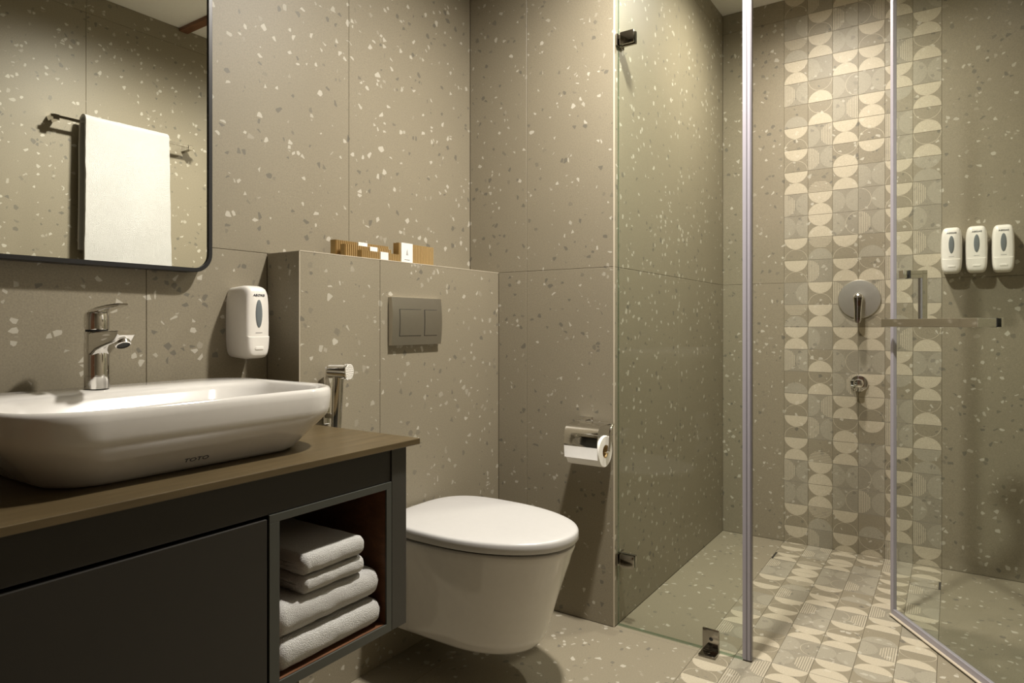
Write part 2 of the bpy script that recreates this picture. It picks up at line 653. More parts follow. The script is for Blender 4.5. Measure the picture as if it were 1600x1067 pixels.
def print_tile(parent, code, M, v0=0.0, v1=CH, g=0.0005, name='printed_tile'):
    key = (code, round(v0, 4), round(v1, 4))
    if key not in PRINT_CACHE:
        bm = B()
        rings = [[(x, y, z) for x, y in ((g / 2 + i, v0 + g / 2 + i), (CW - g / 2 - i, v0 + g / 2 + i),
                                         (CW - g / 2 - i, v1 - g / 2 - i), (g / 2 + i, v1 - g / 2 - i))]
                 for i, z in ((0, -TT), (0, -0.0005), (0.0005, 0))]
        loft(bm, rings)
        bmesh.ops.recalc_face_normals(bm, faces=bm.faces)
        sides = 'TB' if code[0] == 'H' else 'LR'
        for st, sd in zip(code[1:], sides):
            for poly, slot in half_polys(st, sd):
                poly = clip(poly, v0 + 0.001, v1 - 0.001)
                if len(poly) < 3: continue
                f = bm.faces.new([bm.verts.new((p[0], p[1], 0.00025)) for p in poly])
                f.normal_update()
                if f.normal.z < 0: f.normal_flip()
                f.material_index = slot
        me = bpy.data.meshes.new(name)
        bm.to_mesh(me)
        bm.free()
        me.materials.append(M_TERR if code[0] == 'H' else M_TERR_V)
        me.materials.append(M_PRINT)
        me.materials.append(M_FAINT)
        PRINT_CACHE[key] = me
    o = link(name, PRINT_CACHE[key], parent)
    o.matrix_local = M
    return o


for c in range(6):
    yy = STRIP0 - c * CW
    for r in range(12):
        z = Z_G2 - (r + 1) * CH
        print_tile(w_back, PAT[r][c], axes((X_BACK, yy, z), nY, Z_, nX))
        z = Z_G - (r + 1) * CH
        if z >= -1e-6:
            print_tile(w_back, PAT[r][c], axes((X_BACK, yy, z), nY, Z_, nX))
        else:
            print_tile(w_back, PAT[r][c], axes((X_BACK, yy, z), nY, Z_, nX), v0=-z)
    print_tile(w_back, PAT[11][c], axes((X_BACK, yy, Z_G2), nY, Z_, nX), v1=Z_C - Z_G2)

X_D0, X_D1 = 2.918, 3.012       # linear drain
drain = root('linear_drain', (2.965, (STRIP0 + STRIP1) / 2, -TT), 'linear shower drain with printed tile insert and dark end slots, along back wall', 'drain')
for c in range(6):
    yy = STRIP0 - c * CW
    # rows in front of the drain, towards the photographer
    for k in range(17):
        print_tile(floor, PAT[(8 + k) % 12][c], axes((X_D0 - (k + 1) * CH, yy, 0), nY, X_, Z_))
    print_tile(floor, PAT[6][c], axes((X_D1, yy, 0), nY, X_, Z_))
    print_tile(floor, PAT[5][c], axes((X_D1 + CH, yy, 0), nY, X_, Z_), v1=X_BACK - X_D1 - CH)
# remaining strip of floor under the photographer
tiled(floor, (0, 0, 0), X_, Y_, Z_, [X_FRONT, X_D0 - 1.7], [STRIP1, STRIP0])
bm = B()
box(bm, X_D0 + 0.0005, X_D1 - 0.0005, STRIP1 + 0.0005, STRIP0 - 0.0005, -TT, -TT + 0.0012)
obj('channel', bm, M_GAP, drain)
for c in range(6):
    yy = STRIP0 - c * CW
    # tile insert, shortened at both ends to leave the slots
    M = axes((X_D0, yy, 0), nY, X_, Z_)
    o = print_tile(drain, PAT[7][c], M, v0=0.003, v1=X_D1 - X_D0 - 0.001, name='insert_tile')
    if c in (0, 5):
        M = M @ Matrix.Translation((CW * 0.07 if c == 0 else 0, 0, 0)) @ Matrix.Diagonal((0.93, 1, 1, 1))
    o.matrix_local = Matrix.Translation(-drain.location) @ M

# ------------------------------------------------------------------ downlights
for i, (lx, ly, watts, cone, blend, colr) in enumerate(LIGHTS):
    t = root('downlight', (lx, ly, Z_C), ['round recessed downlight in the ceiling above the toilet',
                                           'round recessed downlight in the ceiling above the shower'][i], 'light', 'ceiling downlights')
    obj('ring', lathe(B(), (lx, ly, Z_C), (0, 0, -1), [(0.046, 0), (0.046, 0.006), (0.040, 0.008), (0.036, 0.003), (0.036, 0)], 32, False, False), M_PLASTIC, t, 40)
    obj('lens', lathe(B(), (lx, ly, Z_C), (0, 0, -1), [(0.0355, 0.0), (0.0355, 0.002), (0.03, 0.003)], 32), emit('downlight_lens', colr, 12.0), t, 40)
    ld = bpy.data.lights.new('downlight_lamp', 'SPOT')
    ld.energy = watts
    ld.color = colr
    ld.spot_size = math.radians(cone)
    ld.spot_blend = blend
    ld.shadow_soft_size = 0.055
    lo = link('downlight_lamp', ld, t)
    lo.location = (0, 0, -0.02)

# ------------------------------------------------------------------ vanity cabinet
YF, YB = 0.985, Y_LEFT
CX0, CX1 = 0.19, 1.054
ZB0, ZB1 = 0.342, 0.7265
cab = root('vanity_cabinet', (0.62, 1.25, ZB0), 'dark charcoal wall-hung vanity cabinet with an open towel niche', 'cabinet')
obj('side_panel', box(B(), 1.0095, CX1, YF, YB, ZB0, ZB1, 0.0012), M_POST, cab)
obj('side_panel', box(B(), CX0, 0.21, YF + 0.02, YB, ZB0, ZB1, 0.0012), M_PAINT, cab)
obj('apron', box(B(), CX0, 1.0088, YF + 0.003, YF + 0.02, 0.6575, ZB1, 0.001), M_PAINT, cab)
obj('bottom_panel', box(B(), 0.21, 1.009, YF + 0.02, YB, ZB0, 0.356, 0.001), M_PAINT, cab)
obj('divider', box(B(), 0.7125, 0.7288, YF + 0.005, YB, 0.356, ZB1, 0.001), M_PAINT, cab)
obj('back_panel', box(B(), 0.21, 1.009, YB - 0.02, YB, 0.356, ZB1), M_PAINT, cab)
for d in ((0.7105, 0.7314, 0.3605, 0.6425), (0.994, 1.0088, 0.3605, 0.6425), (0.7105, 1.0088, 0.6425, 0.6568), (0.7105, 1.0088, ZB0, 0.3605)):
    obj('niche_frame', box(B(), d[0], d[1], YF, YF + 0.004, d[2], d[3], 0.0006), M_FRAME, cab)
for d in ((0.7315, 0.994, YF + 0.0045, 1.42, 0.3562, 0.3610), (0.729, 0.7312, YF + 0.0045, 1.42, 0.361, 0.6425), (0.9942, 1.0088, YF + 0.0045, 1.42, 0.361, 0.6425),
          (0.729, 1.0088, YF + 0.0045, 1.42, 0.6427, 0.652), (0.729, 1.0088, 1.42, 1.43, 0.356, 0.652)):
    obj('niche_board', box(B(), *d), M_NICHE, cab)
obj('door', box(B(), 0.197, 0.7062, YF, YF + 0.019, ZB0 + 0.002, 0.6515, 0.0015), M_PAINT, cab)

ct = obj('countertop', box(B(), 0.165, X_LEDGE - 0.001, 0.971, Y_LEFT - 0.001, ZB1, 0.7395, 0.0012), M_COUNTER)
tag(ct, 'dark brown wooden countertop above the charcoal vanity cabinet', 'countertop')

# ------------------------------------------------------------------ basin
ZT = 0.7395
bcx = 0.65


def ring_rr(cx, cy, z, hw, hd, r):
    return [(cx + x, cy + y, z) for x, y in rrect(hw, hd, r, 10)]


basin = root('basin', (bcx, 1.245, ZT), 'white glazed vessel basin on the brown countertop', 'basin')
bm = B()
rings = [ring_rr(bcx, 1.250, ZT, 0.218, 0.154, 0.070),
         ring_rr(bcx, 1.250, ZT + 0.002, 0.226, 0.162, 0.077),
         ring_rr(bcx, 1.249, ZT + 0.008, 0.232, 0.167, 0.080),
         ring_rr(bcx, 1.247, ZT + 0.035, 0.254, 0.186, 0.088),
         ring_rr(bcx, 1.245, ZT + 0.054, 0.271, 0.200, 0.095),
         ring_rr(bcx, 1.244, ZT + 0.064, 0.280, 0.207, 0.099),
         ring_rr(bcx, 1.243, ZT + 0.072, 0.285, 0.210, 0.101),
         ring_rr(bcx, 1.243, ZT + 0.082, 0.2880, 0.2115, 0.102),
         ring_rr(bcx, 1.243, ZT + 0.105, 0.2910, 0.2130, 0.103),
         ring_rr(bcx, 1.243, ZT + 0.116, 0.2905, 0.2125, 0.103),
         ring_rr(bcx, 1.243, ZT + 0.1215, 0.2880, 0.2100, 0.102),
         ring_rr(bcx, 1.242, ZT + 0.1235, 0.2830, 0.2055, 0.100),
         ring_rr(bcx, 1.225, ZT + 0.1215, 0.277, 0.183, 0.096),
         ring_rr(bcx, 1.208, ZT + 0.117, 0.272, 0.160, 0.094),
         ring_rr(bcx, 1.206, ZT + 0.105, 0.265, 0.150, 0.092),
         ring_rr(bcx, 1.206, ZT + 0.075, 0.246, 0.135, 0.088),
         ring_rr(bcx, 1.206, ZT + 0.045, 0.220, 0.112, 0.080),
         ring_rr(bcx, 1.206, ZT + 0.032, 0.180, 0.085, 0.065),
         ring_rr(bcx, 1.206, ZT + 0.028, 0.09, 0.04, 0.03)]
loft(bm, rings)
obj('bowl', bm, M_CERAMIC, basin, 50)
obj('drain_cap', lathe(B(), (bcx, 1.203, ZT + 0.0282), (0, 0, 1), [(0.030, 0), (0.031, 0.002), (0.026, 0.005), (0.01, 0.007)], 28), M_CHROME, basin, 40)
# lettering on the front face (slope of the face between z+0.008 and z+0.045)
fn_v = Vector((0, (1.247 - 0.186) - (1.249 - 0.167), 0.027)).normalized()
fn_u = Vector((1, 0, 0))
fn_n = fn_u.cross(fn_v)
P = Vector((0.630, 1.082, ZT + 0.008)) + fn_v * 0.015 + fn_n * 0.0004
text_mesh('logo', 'TOTO', 0.0125, M_INK, basin, axes(P, fn_u * 1.25, fn_v, fn_n), 0.0002)

# ------------------------------------------------------------------ faucet
fx, fy, fz = 0.622, 1.412, ZT + 0.1225
fau = root('faucet', (fx, fy, fz), 'chrome single lever mixer tap on the white basin', 'faucet')
obj('body', lathe(B(), (fx, fy, fz), (0, 0, 1), [(0.0225, 0), (0.0225, 0.024), (0.0215, 0.0248), (0.0215, 0.0258), (0.0222, 0.0266), (0.0222, 0.110), (0.021, 0.1125)], 36), M_CHROME, fau, 35)
bm = B()
# spout: tapered bar rising slightly towards the basin
rings = []
for t, hw, z0, z1 in ((0.0, 0.0195, 0.062, 0.111), (0.015, 0.0195, 0.066, 0.1118), (0.03, 0.0185, 0.076, 0.1125), (0.055, 0.0178, 0.083, 0.1140), (0.09, 0.0175, 0.0905, 0.1155), (0.106, 0.0172, 0.0935, 0.1160), (0.118, 0.0165, 0.1065, 0.1160)):
    zc = (z0 + z1) / 2
    rings.append([(fx + a, fy - t, fz + zc + b) for a, b in rrect(hw, (z1 - z0) / 2, 0.006, 4)])
loft(bm, rings)
obj('spout', bm, M_CHROME, fau, 35)
ae = obj('aerator', lathe(B(), (fx, fy - 0.100, fz + 0.096), (0, -0.62, -1), [(0.0135, 0), (0.0135, 0.010), (0.0115, 0.0112), (0.0115, 0.009)], 28, True, False), M_CHROME, fau, 35)
obj('mesh_screen', lathe(B(), (fx, fy - 0.100, fz + 0.096), (0, -0.62, -1), [(0.0114, 0.0090), (0.0114, 0.0094)], 28), M_GAP, ae, 35)
obj('cartridge_ring', lathe(B(), (fx, fy, fz), (0, 0, 1), [(0.0195, 0.112), (0.0195, 0.1165)], 32), M_GAP, fau, 35)
hd = obj('handle', lathe(B(), (fx, fy, fz), (0, 0, 1), [(0.0218, 0.1165), (0.0222, 0.118), (0.0222, 0.142), (0.0205, 0.149), (0.012, 0.154)], 36), M_CHROME, fau, 35)
bm = B()
rings = []
for t, hw, zc, hh in ((-0.018, 0.008, 0.149, 0.002), (0.0, 0.0165, 0.1515, 0.004), (0.025, 0.0155, 0.1555, 0.0045), (0.06, 0.0125, 0.1605, 0.0038), (0.098, 0.010, 0.1640, 0.0028), (0.108, 0.007, 0.1650, 0.0016)):
    rings.append([(fx + a, fy - t, fz + zc + b) for a, b in rrect(hw, hh, 0.003, 4)])
loft(bm, rings)
obj('lever', bm, M_CHROME, hd, 40)


# ------------------------------------------------------------------ soap dispensers
def dispenser(P, u, n, label, group=None):
    """P = bottom centre on the wall, u = sideways, n = out of the wall (local frame u, n, z)"""
    o = root('soap_dispenser', P, label, 'soap dispenser', group)
    Mx = axes((0, 0, 0), u, (0, 0, 1), n)      # local: x sideways, y up, z out
    H_, W_ = 0.182, 0.0355

    def outline(s, hs, zoff=0.0, n_=20):
        pts = []
        for k in range(64):
            a = 2 * PI * k / 64
            c, q = math.cos(a), math.sin(a)
            x = math.copysign(abs(c) ** (2 / 5.5), c)
            y = math.copysign(abs(q) ** (2 / 6.5), q)
            barrel = 1.0 - 0.10 * (y + 0.05) ** 2
            pts.append((W_ * s * x * barrel, H_ / 2 + zoff + H_ / 2 * hs * y))
        return pts
    bm = B()
    rings = []
    for s, hs, zo, dpt in ((0.93, 0.95, 0, 0.0), (0.95, 0.965, 0, 0.004), (0.985, 0.985, 0, 0.03), (1.0, 1.0, 0, 0.052),
                           (0.995, 0.995, 0, 0.064), (0.975, 0.975, -0.0005, 0.073), (0.93, 0.95, -0.001, 0.080), (0.86, 0.91, -0.0015, 0.0845), (0.70, 0.84, -0.002, 0.0872), (0.30, 0.45, -0.002, 0.0885)):
        rings.append([Mx @ Vector((x, y, dpt)) for x, y in outline(s, hs, zo)])
    loft(bm, rings)
    obj('shell', bm, M_PLASTIC, o, 40, True)
    # level window
    bm = B()
    rings = []
    for f, dpt in ((1.0, 0.0860), (1.0, 0.0890), (0.9, 0.0898), (0.5, 0.0903)):
        rings.append([Mx @ Vector((0.0092 * f * math.cos(a), 0.112 + 0.0345 * f * math.sin(a), dpt)) for a in [2 * PI * k / 32 for k in range(32)]])
    loft(bm, rings)
    obj('level_window', bm, M_WINDOW, o, 40, True)
    # push plate: the lower part of the front cover
    bm = B()
    rings = []
    for s_, hs, zo, dpt in ((0.985, 0.985, 0, 0.066), (0.975, 0.978, -0.0005, 0.0745), (0.935, 0.955, -0.001, 0.0822), (0.86, 0.915, -0.0015, 0.0870), (0.74, 0.85, -0.002, 0.0896), (0.5, 0.7, -0.002, 0.0902)):
        rings.append([Mx @ Vector((x, min(y, 0.056 if dpt < 0.089 else 0.0545), dpt)) for x, y in outline(s_, hs, zo)])
    loft(bm, rings, False, True)
    bmesh.ops.remove_doubles(bm, verts=bm.verts, dist=1e-6)
    pb = obj('push_plate', bm, M_PLASTIC, o, 40, True)
    bm = B()
    loft(bm, [[Mx @ Vector((x * f, 0.027 + y * f, d)) for x, y in rrect(0.013, 0.004, 0.003, 5)] for f, d in ((1, 0.0890), (0.9, 0.0912), (0.6, 0.0916))])
    obj('grip', bm, M_PLASTIC, pb, 40, True)
    text_mesh('logo', 'AEOXS', 0.0088, M_INK, o, Mx @ axes((0.0, 0.1575, 0.0880), (1.15, 0, 0), (0, 0.9, 0), (0, 0, 1)), 0.0006, 0.15, True)
    bm = B()
    box(bm, -0.009, 0.009, 0.0645, 0.0655, 0.0880, 0.0888)
    bmesh.ops.transform(bm, matrix=Mx, verts=bm.verts)
    obj('print_line', bm, M_INK, o, None, True)
    return o


dispenser((0.997, Y_LEFT, 0.903), X_, nY, 'white soap dispenser on the wall between mirror and ledge')
for yy, zz, lb in ((0.0075, 1.1885, 'white soap dispenser in the shower, nearest the printed tile strip'),
                   (-0.0730, 1.1885, 'white soap dispenser in the shower, middle one of the three'),
                   (-0.1560, 1.1870, 'white soap dispenser in the shower, farthest right of the three')):
    dispenser((X_BACK, yy, zz), nY, nX, lb, 'shower soap dispensers')

# ------------------------------------------------------------------ mirror
mx0, mx1, mz0, mz1 = 0.355, 0.9055, 1.1115, 1.96
mir = root('mirror', ((mx0 + mx1) / 2, Y_LEFT, mz0), 'large mirror with rounded corners in a thin black frame', 'mirror')
mcx, mcz, mhw, mhh = (mx0 + mx1) / 2, (mz0 + mz1) / 2, (mx1 - mx0) / 2, (mz1 - mz0) / 2


def mring(hw, hh, r, y):
    return [(mcx + a, y, mcz + b) for a, b in rrect(hw, hh, r, 10)]


bm = B()
fw = 0.0095
R_ = [mring(mhw, mhh, 0.045, Y_LEFT), mring(mhw, mhh, 0.045, 1.4745), mring(mhw - 0.001, mhh - 0.001, 0.044, 1.4735),
      mring(mhw - fw, mhh - fw, 0.045 - fw, 1.4735), mring(mhw - fw, mhh - fw, 0.045 - fw, 1.482)]
loft(bm, R_, False, False)
obj('frame', bm, M_BLACK, mir, 30)
bm = B()
loft(bm, [mring(mhw - fw, mhh - fw, 0.045 - fw, 1.478), mring(mhw - fw, mhh - fw, 0.045 - fw, 1.5)])
obj('mirror_glass', bm, M_MIRROR, mir)

# ------------------------------------------------------------------ flush plate
fl = root('flush_plate', (1.512, Y_LEDGE, 0.9265), 'brushed steel dual flush plate set in the tiled ledge', 'flush plate')


def arc_slab(bm, x0, x1, z0, z1, base, bulge, zc, hh, lift=0.0, back=0.0):
    rings = []
    for x in (x0, x1):
        pts = [(x, Y_LEDGE - back, z0)]
        for k in range(13):
            z = z0 + (z1 - z0) * k / 12
            q = (z - zc) / hh
            pts.append((x, Y_LEDGE - base - bulge * (1 - q * q) - lift, z))
        pts.append((x, Y_LEDGE - back, z1))
        rings.append(pts)
    loft(bm, rings)
    return bm


pz0, pz1 = 0.9265, 1.0695
zc, hh = (pz0 + pz1) / 2, (pz1 - pz0) / 2
obj('plate', arc_slab(B(), 1.400, 1.6225, pz0, pz1, 0.0140, 0.0055, zc, hh), M_SATIN, fl, 30)
bz0, bz1 = 0.955, 1.033
for bx0, bx1 in ((1.430, 1.523), (1.540, 1.598)):
    rc = obj('button_gap_shade', arc_slab(B(), bx0 - 0.0014, bx1 + 0.0014, bz0 - 0.0018, bz1 + 0.0014, 0.0140, 0.0055, zc, hh, 0.0003, 0.004), M_GAP, fl, 30)  # dark slab just proud of the plate, colours in the shaded gap around the button
    obj('button', arc_slab(B(), bx0, bx1, bz0, bz1, 0.0140, 0.0055, zc, hh, 0.0016, 0.004), M_SATIN, rc, 30)

# ------------------------------------------------------------------ bidet sprayer
spx, spy = 1.167, 1.330
sp = root('bidet_sprayer', (1.16, Y_LEDGE, 0.55), 'chrome handheld bidet sprayer hanging on the tiled ledge', 'sprayer')
ax = Vector((0.30, -0.954, 0)).normalized()
hc = Vector((spx + 0.004, spy, 0.866))
obj('head', lathe(B(), hc - ax * 0.030, ax, [(0.016, 0), (0.0185, 0.003), (0.019, 0.05), (0.0222, 0.052), (0.0222, 0.058), (0.0205, 0.0595)], 32), M_CHROME, sp, 35)
fp = obj('spray_face', lathe(B(), hc + ax * 0.0292, ax, [(0.0200, 0), (0.0200, 0.0008)], 32), M_PLASTIC, sp, 35)
bm = B()
_, a_, b_ = frame_of(ax)
for rr, nn in ((0.0, 1), (0.006, 6), (0.0115, 12), (0.016, 16)):
    for k in range(nn):
        t = 2 * PI * k / nn
        lathe(bm, hc + ax * 0.0299 + (a_ * math.cos(t) + b_ * math.sin(t)) * rr, ax, [(0.0013, 0), (0.0008, 0.0012)], 6)
obj('nozzles', bm, M_SATIN, fp)
tip = Vector((spx + 0.009, spy + 0.02, 0.700))
bm = B()
top = hc + Vector((0, 0.004, -0.010))
dd = (tip - top)
tube(bm, [top, top + dd * 0.12, top + dd * 0.5, top + dd * 0.85, tip], [0.0150, 0.0142, 0.0140, 0.0132, 0.0125], 24)
obj('grip_tube', bm, M_CHROME, sp, 40)
bm = B()
pb0 = hc - ax * 0.028 + Vector((0, 0, 0.012))
rings = []
for t, q in ((0, 0), (0.2, 0.003), (0.6, 0.002), (1.0, -0.006)):
    p = pb0 - ax * (0.006 + q + 0.006 * t) + Vector((0, 0, -0.055 * t))
    sx = Vector((ax.y, -ax.x, 0)) * 0.009
    rings.append([p + sx - ax * 0.002, p - sx - ax * 0.002, p - sx + ax * 0.002, p + sx + ax * 0.002])
loft(bm, rings)
obj('trigger', bm, M_CHROME, sp)
bm = B()
tube(bm, smooth_path([tip + Vector((0, 0, 0.004)), tip + Vector((0.0, 0.0, -0.08)), (1.165, 1.33, 0.45), (1.19, 1.33, 0.33), (1.225, 1.345, 0.34), (1.23, 1.365, 0.42), (1.23, Y_LEDGE - 0.004, 0.47)], 8), 0.006, 12)
obj('hose', bm, M_SATIN, sp, 40)
bm = B()
box(bm, 1.158, 1.178, Y_LEDGE - 0.006, Y_LEDGE, 0.725, 0.77, 0.002)
box(bm, 1.160, 1.176, spy + 0.02, Y_LEDGE - 0.004, 0.742, 0.756, 0.002)
obj('wall_bracket', bm, M_CHROME, sp)
obj('angle_valve', lathe(B(), (1.23, Y_LEDGE, 0.47), (0, -1, 0), [(0.024, 0), (0.024, 0.004), (0.011, 0.006), (0.011, 0.03), (0.014, 0.031), (0.014, 0.045)], 24), M_CHROME, sp, 35)


# ------------------------------------------------------------------ kraft packets on the ledge
def packet(x0, x1, y, h, t, band, label, mark=False, yaw=0.0):
    o = root('amenity_packet', ((x0 + x1) / 2, y, Z_G), label, 'packet', 'kraft packets on the ledge', yaw)
    hw = (x1 - x0) / 2
    pitch = 0.0072
    n_ = int(2 * hw / pitch)
    pts = []
    # corrugated front, plain ends
    for k in range(n_ * 4 + 1):
        x = -hw + 2 * hw * k / (n_ * 4)
        pts.append((x + (0.0004 if k % 4 in (1, 3) and 0 < k < n_ * 4 else 0), -t / 2 + (0.0062 if k % 4 in (1, 2) else 0.0)))
    pts += [(hw, t / 2 - 0.001), (hw - 0.003, t / 2), (-hw + 0.003, t / 2), (-hw, t / 2 - 0.001)]
    bm = B()
    loft(bm, [[(x, yy, 0) for x, yy in pts], [(x, yy, h) for x, yy in pts]])
    obj('corrugated_sleeve', bm, M_KRAFT, o, None, True)
    b0, b1 = band[0] - (x0 + x1) / 2, band[1] - (x0 + x1) / 2
    bd = obj('paper_band', box(B(), b0, b1, -t / 2 - 0.0026, t / 2 + 0.0006, 0.0, h + 0.0008, 0.0004), M_PAPER, o, None, True)
    if mark:
        bm = B()
        mx_ = (b0 + b1) / 2
        yy = -t / 2 - 0.0028
        for i, wd in enumerate((0.0016, 0.0036, 0.0056, 0.0076, 0.0096)):
            z = h * 0.72 - i * 0.0042
            vs = [bm.verts.new(p) for p in ((mx_ - wd / 2, yy, z - 0.0012), (mx_ + wd / 2, yy, z - 0.0012), (mx_ + wd / 2 - 0.0006, yy, z + 0.0008), (mx_ - wd / 2 + 0.0006, yy, z + 0.0008))]
            bm.faces.new(vs)
        vs = [bm.verts.new(p) for p in ((mx_ - 0.012, yy, 0.0115), (mx_ + 0.012, yy, 0.0115), (mx_ + 0.012, yy, 0.013), (mx_ - 0.012, yy, 0.013))]
        bm.faces.new(vs)
        obj('tree_mark', bm, M_INK, bd, None, True)
    return o


packet(1.268, 1.478, 1.468, 0.0535, 0.022, (1.352, 1.388), 'long kraft packet standing at the back of the ledge, banded in white')
packet(1.277, 1.462, 1.438, 0.0400, 0.018, (1.372, 1.402), 'middle kraft packet of the leaning row, between the back and front packets')
packet(1.312, 1.464, 1.408, 0.0245, 0.016, (1.386, 1.418), 'lowest kraft packet lying at the front edge of the ledge')
packet(1.478, 1.640, 1.425, 0.0630, 0.024, (1.487, 1.538), 'tall kraft packet at the right with a tree mark on its white band', True)

# ------------------------------------------------------------------ toilet
tx, ty = 1.511, 1.15
toi = root('toilet', (tx, Y_LEDGE, 0.125), 'white wall-hung toilet with closed lid under the flush plate', 'toilet')


def tring(z, hw, yf, yb, nf, nb, cy, pinch=0.0):
    pts = []
    for x, y in egg(hw, cy - yf, yb - cy, nf, nb, 160):
        yy = cy + y
        if pinch and yy > cy:
            k = min(1.0, (yy - cy) / 0.035)
            x *= 1 - pinch * k * k * (3 - 2 * k)
        pts.append((tx + x, yy, z))
    return pts


bm = B()
YW = Y_LEDGE - 0.001
rings = [tring(0.119, 0.125, 0.945, YW, 2.2, 12, 1.14, 0.0),
         tring(0.122, 0.134, 0.935, YW, 2.2, 12, 1.14, 0.0),
         tring(0.131, 0.140, 0.928, YW, 2.25, 12, 1.14, 0.03),
         tring(0.16, 0.146, 0.917, YW, 2.25, 12, 1.14, 0.07),
         tring(0.20, 0.1525, 0.904, YW, 2.25, 12, 1.15, 0.10),
         tring(0.24, 0.160, 0.890, YW, 2.25, 12, 1.165, 0.12),
         tring(0.28, 0.168, 0.876, YW, 2.25, 12, 1.185, 0.12),
         tring(0.32, 0.176, 0.862, YW, 2.25, 12, 1.21, 0.10),
         tring(0.35, 0.182, 0.851, YW, 2.25, 12, 1.23, 0.07),
         tring(0.378, 0.187, 0.842, YW, 2.25, 12, 1.24, 0.03),
         tring(0.392, 0.190, 0.836, YW, 2.25, 12, 1.24, 0.0),
         tring(0.397, 0.189, 0.837, YW, 2.25, 12, 1.24, 0.0),
         tring(0.399, 0.184, 0.843, YW - 0.002, 2.25, 12, 1.24, 0.0)]
loft(bm, rings)
obj('bowl', bm, M_CERAMIC, toi, 60)
bm = B()
loft(bm, [tring(0.399, 0.176, 0.858, 1.345, 2.15, 3.0, 1.15), tring(0.4085, 0.176, 0.858, 1.345, 2.15, 3.0, 1.15)])
obj('seat_gap_shade', bm, M_GAP, toi, 40)  # inset dark slab stands in for the shaded gap between rim and lid


def lid_ring(z, ins):
    return [(tx + x, ty + y, z) for x, y in egg(0.1955 - ins, 0.322 - ins, 0.222 - ins, 2.15, 3.1, 72)]


bm = B()
loft(bm, [lid_ring(0.4085, 0.008), lid_ring(0.4085, 0.002), lid_ring(0.411, 0.0), lid_ring(0.430, 0.0005), lid_ring(0.4345, 0.003), lid_ring(0.4370, 0.008),
          lid_ring(0.4385, 0.02), lid_ring(0.4395, 0.06), lid_ring(0.440, 0.12)])
obj('lid', bm, M_SEAT, toi, 50)
for sx in (-0.075, 0.075):
    obj('hinge', lathe(B(), (tx + sx - 0.016, 1.352, 0.404), (1, 0, 0), [(0.007, 0), (0.007, 0.032)], 16), M_SEAT, toi, 40)

# ------------------------------------------------------------------ paper holder and roll
hx, hz, hr = 1.902, 0.584, 0.050
y0, y1 = 0.920, 1.040
ph = root('paper_holder', (X_PART, 1.0, 0.665), 'chrome toilet paper holder with flap on the partition wall', 'paper holder')
bm = B()
box(bm, X_PART - 0.008, X_PART, 0.995, 1.045, 0.652, 0.682, 0.002)
box(bm, X_PART - 0.026, X_PART - 0.006, 1.010, 1.030, 0.660, 0.672, 0.002)
obj('wall_plate', bm, M_CHROME, ph)
bm = B()
tube(bm, [(X_PART - 0.022, y0 - 0.008, 0.665), (X_PART - 0.022, y1 + 0.002, 0.665)], 0.0045, 16)
obj('hinge_rod', bm, M_CHROME, ph, 40)
bm = B()
prof = [(X_PART - 0.024, 0.668), (1.905, 0.669), (1.872, 0.667), (1.858, 0.662), (1.850, 0.653), (1.8465, 0.640),
        (1.8440, 0.612), (1.8435, 0.606), (1.8440, 0.600), (1.8455, 0.580), (1.8475, 0.564)]
th = 0.0012
outer = prof
inner = []
for i, p in enumerate(prof):
    q0, q1 = prof[max(0, i - 1)], prof[min(len(prof) - 1, i + 1)]
    tx_, tz_ = q1[0] - q0[0], q1[1] - q0[1]
    l_ = math.hypot(tx_, tz_)
    inner.append((p[0] - tz_ / l_ * th, p[1] + tx_ / l_ * th))
loop = outer + inner[::-1]
loft(bm, [[(x, yy, z) for x, z in loop] for yy in (y0 + 0.001, y1 - 0.001)])
obj('flap', bm, M_CHROME, ph, 40)
bm = B()
tube(bm, smooth_path([(X_PART - 0.022, y0 - 0.006, 0.665), (X_PART - 0.035, y0 - 0.010, 0.664), (X_PART - 0.050, y0 - 0.011, 0.652), (hx + 0.006, y0 - 0.011, 0.622), (hx + 0.002, y0 - 0.010, 0.595), (hx, y0 - 0.006, hz), (hx, y0 + 0.03, hz), (hx, y1 - 0.01, hz)], 6), 0.0048, 14)
obj('roll_arm', bm, M_CHROME, ph, 40)

pr = root('paper_roll', (hx, (y0 + y1) / 2, hz - hr), 'white toilet paper roll under the chrome flap', 'toilet paper')
bm = B()
lathe(bm, (hx, y0, hz), (0, 1, 0), [(0.021, 0), (hr - 0.002, 0), (hr, 0.002), (hr, y1 - y0 - 0.002), (hr - 0.002, y1 - y0), (0.021, y1 - y0)], 48, False, False)
obj('paper', bm, M_PAPER, pr, 40)
bm = B()
lathe(bm, (hx, y0 + 0.0005, hz), (0, 1, 0), [(0.021, 0), (0.021, y1 - y0 - 0.001), (0.0195, y1 - y0 - 0.001), (0.0195, 0), (0.021, 0)], 32, False, False)
obj('core', bm, M_KRAFT, pr, 40)


# ------------------------------------------------------------------ towels in the niche
def fluff(bm, amp, scale, seed):
    for v in bm.verts:
        p = v.co * scale + Vector((seed, seed * 2.1, seed * 0.7))
        v.co += Vector(noise.noise_vector(p)) * amp + Vector(noise.noise_vector(p * 5)) * amp * 0.35


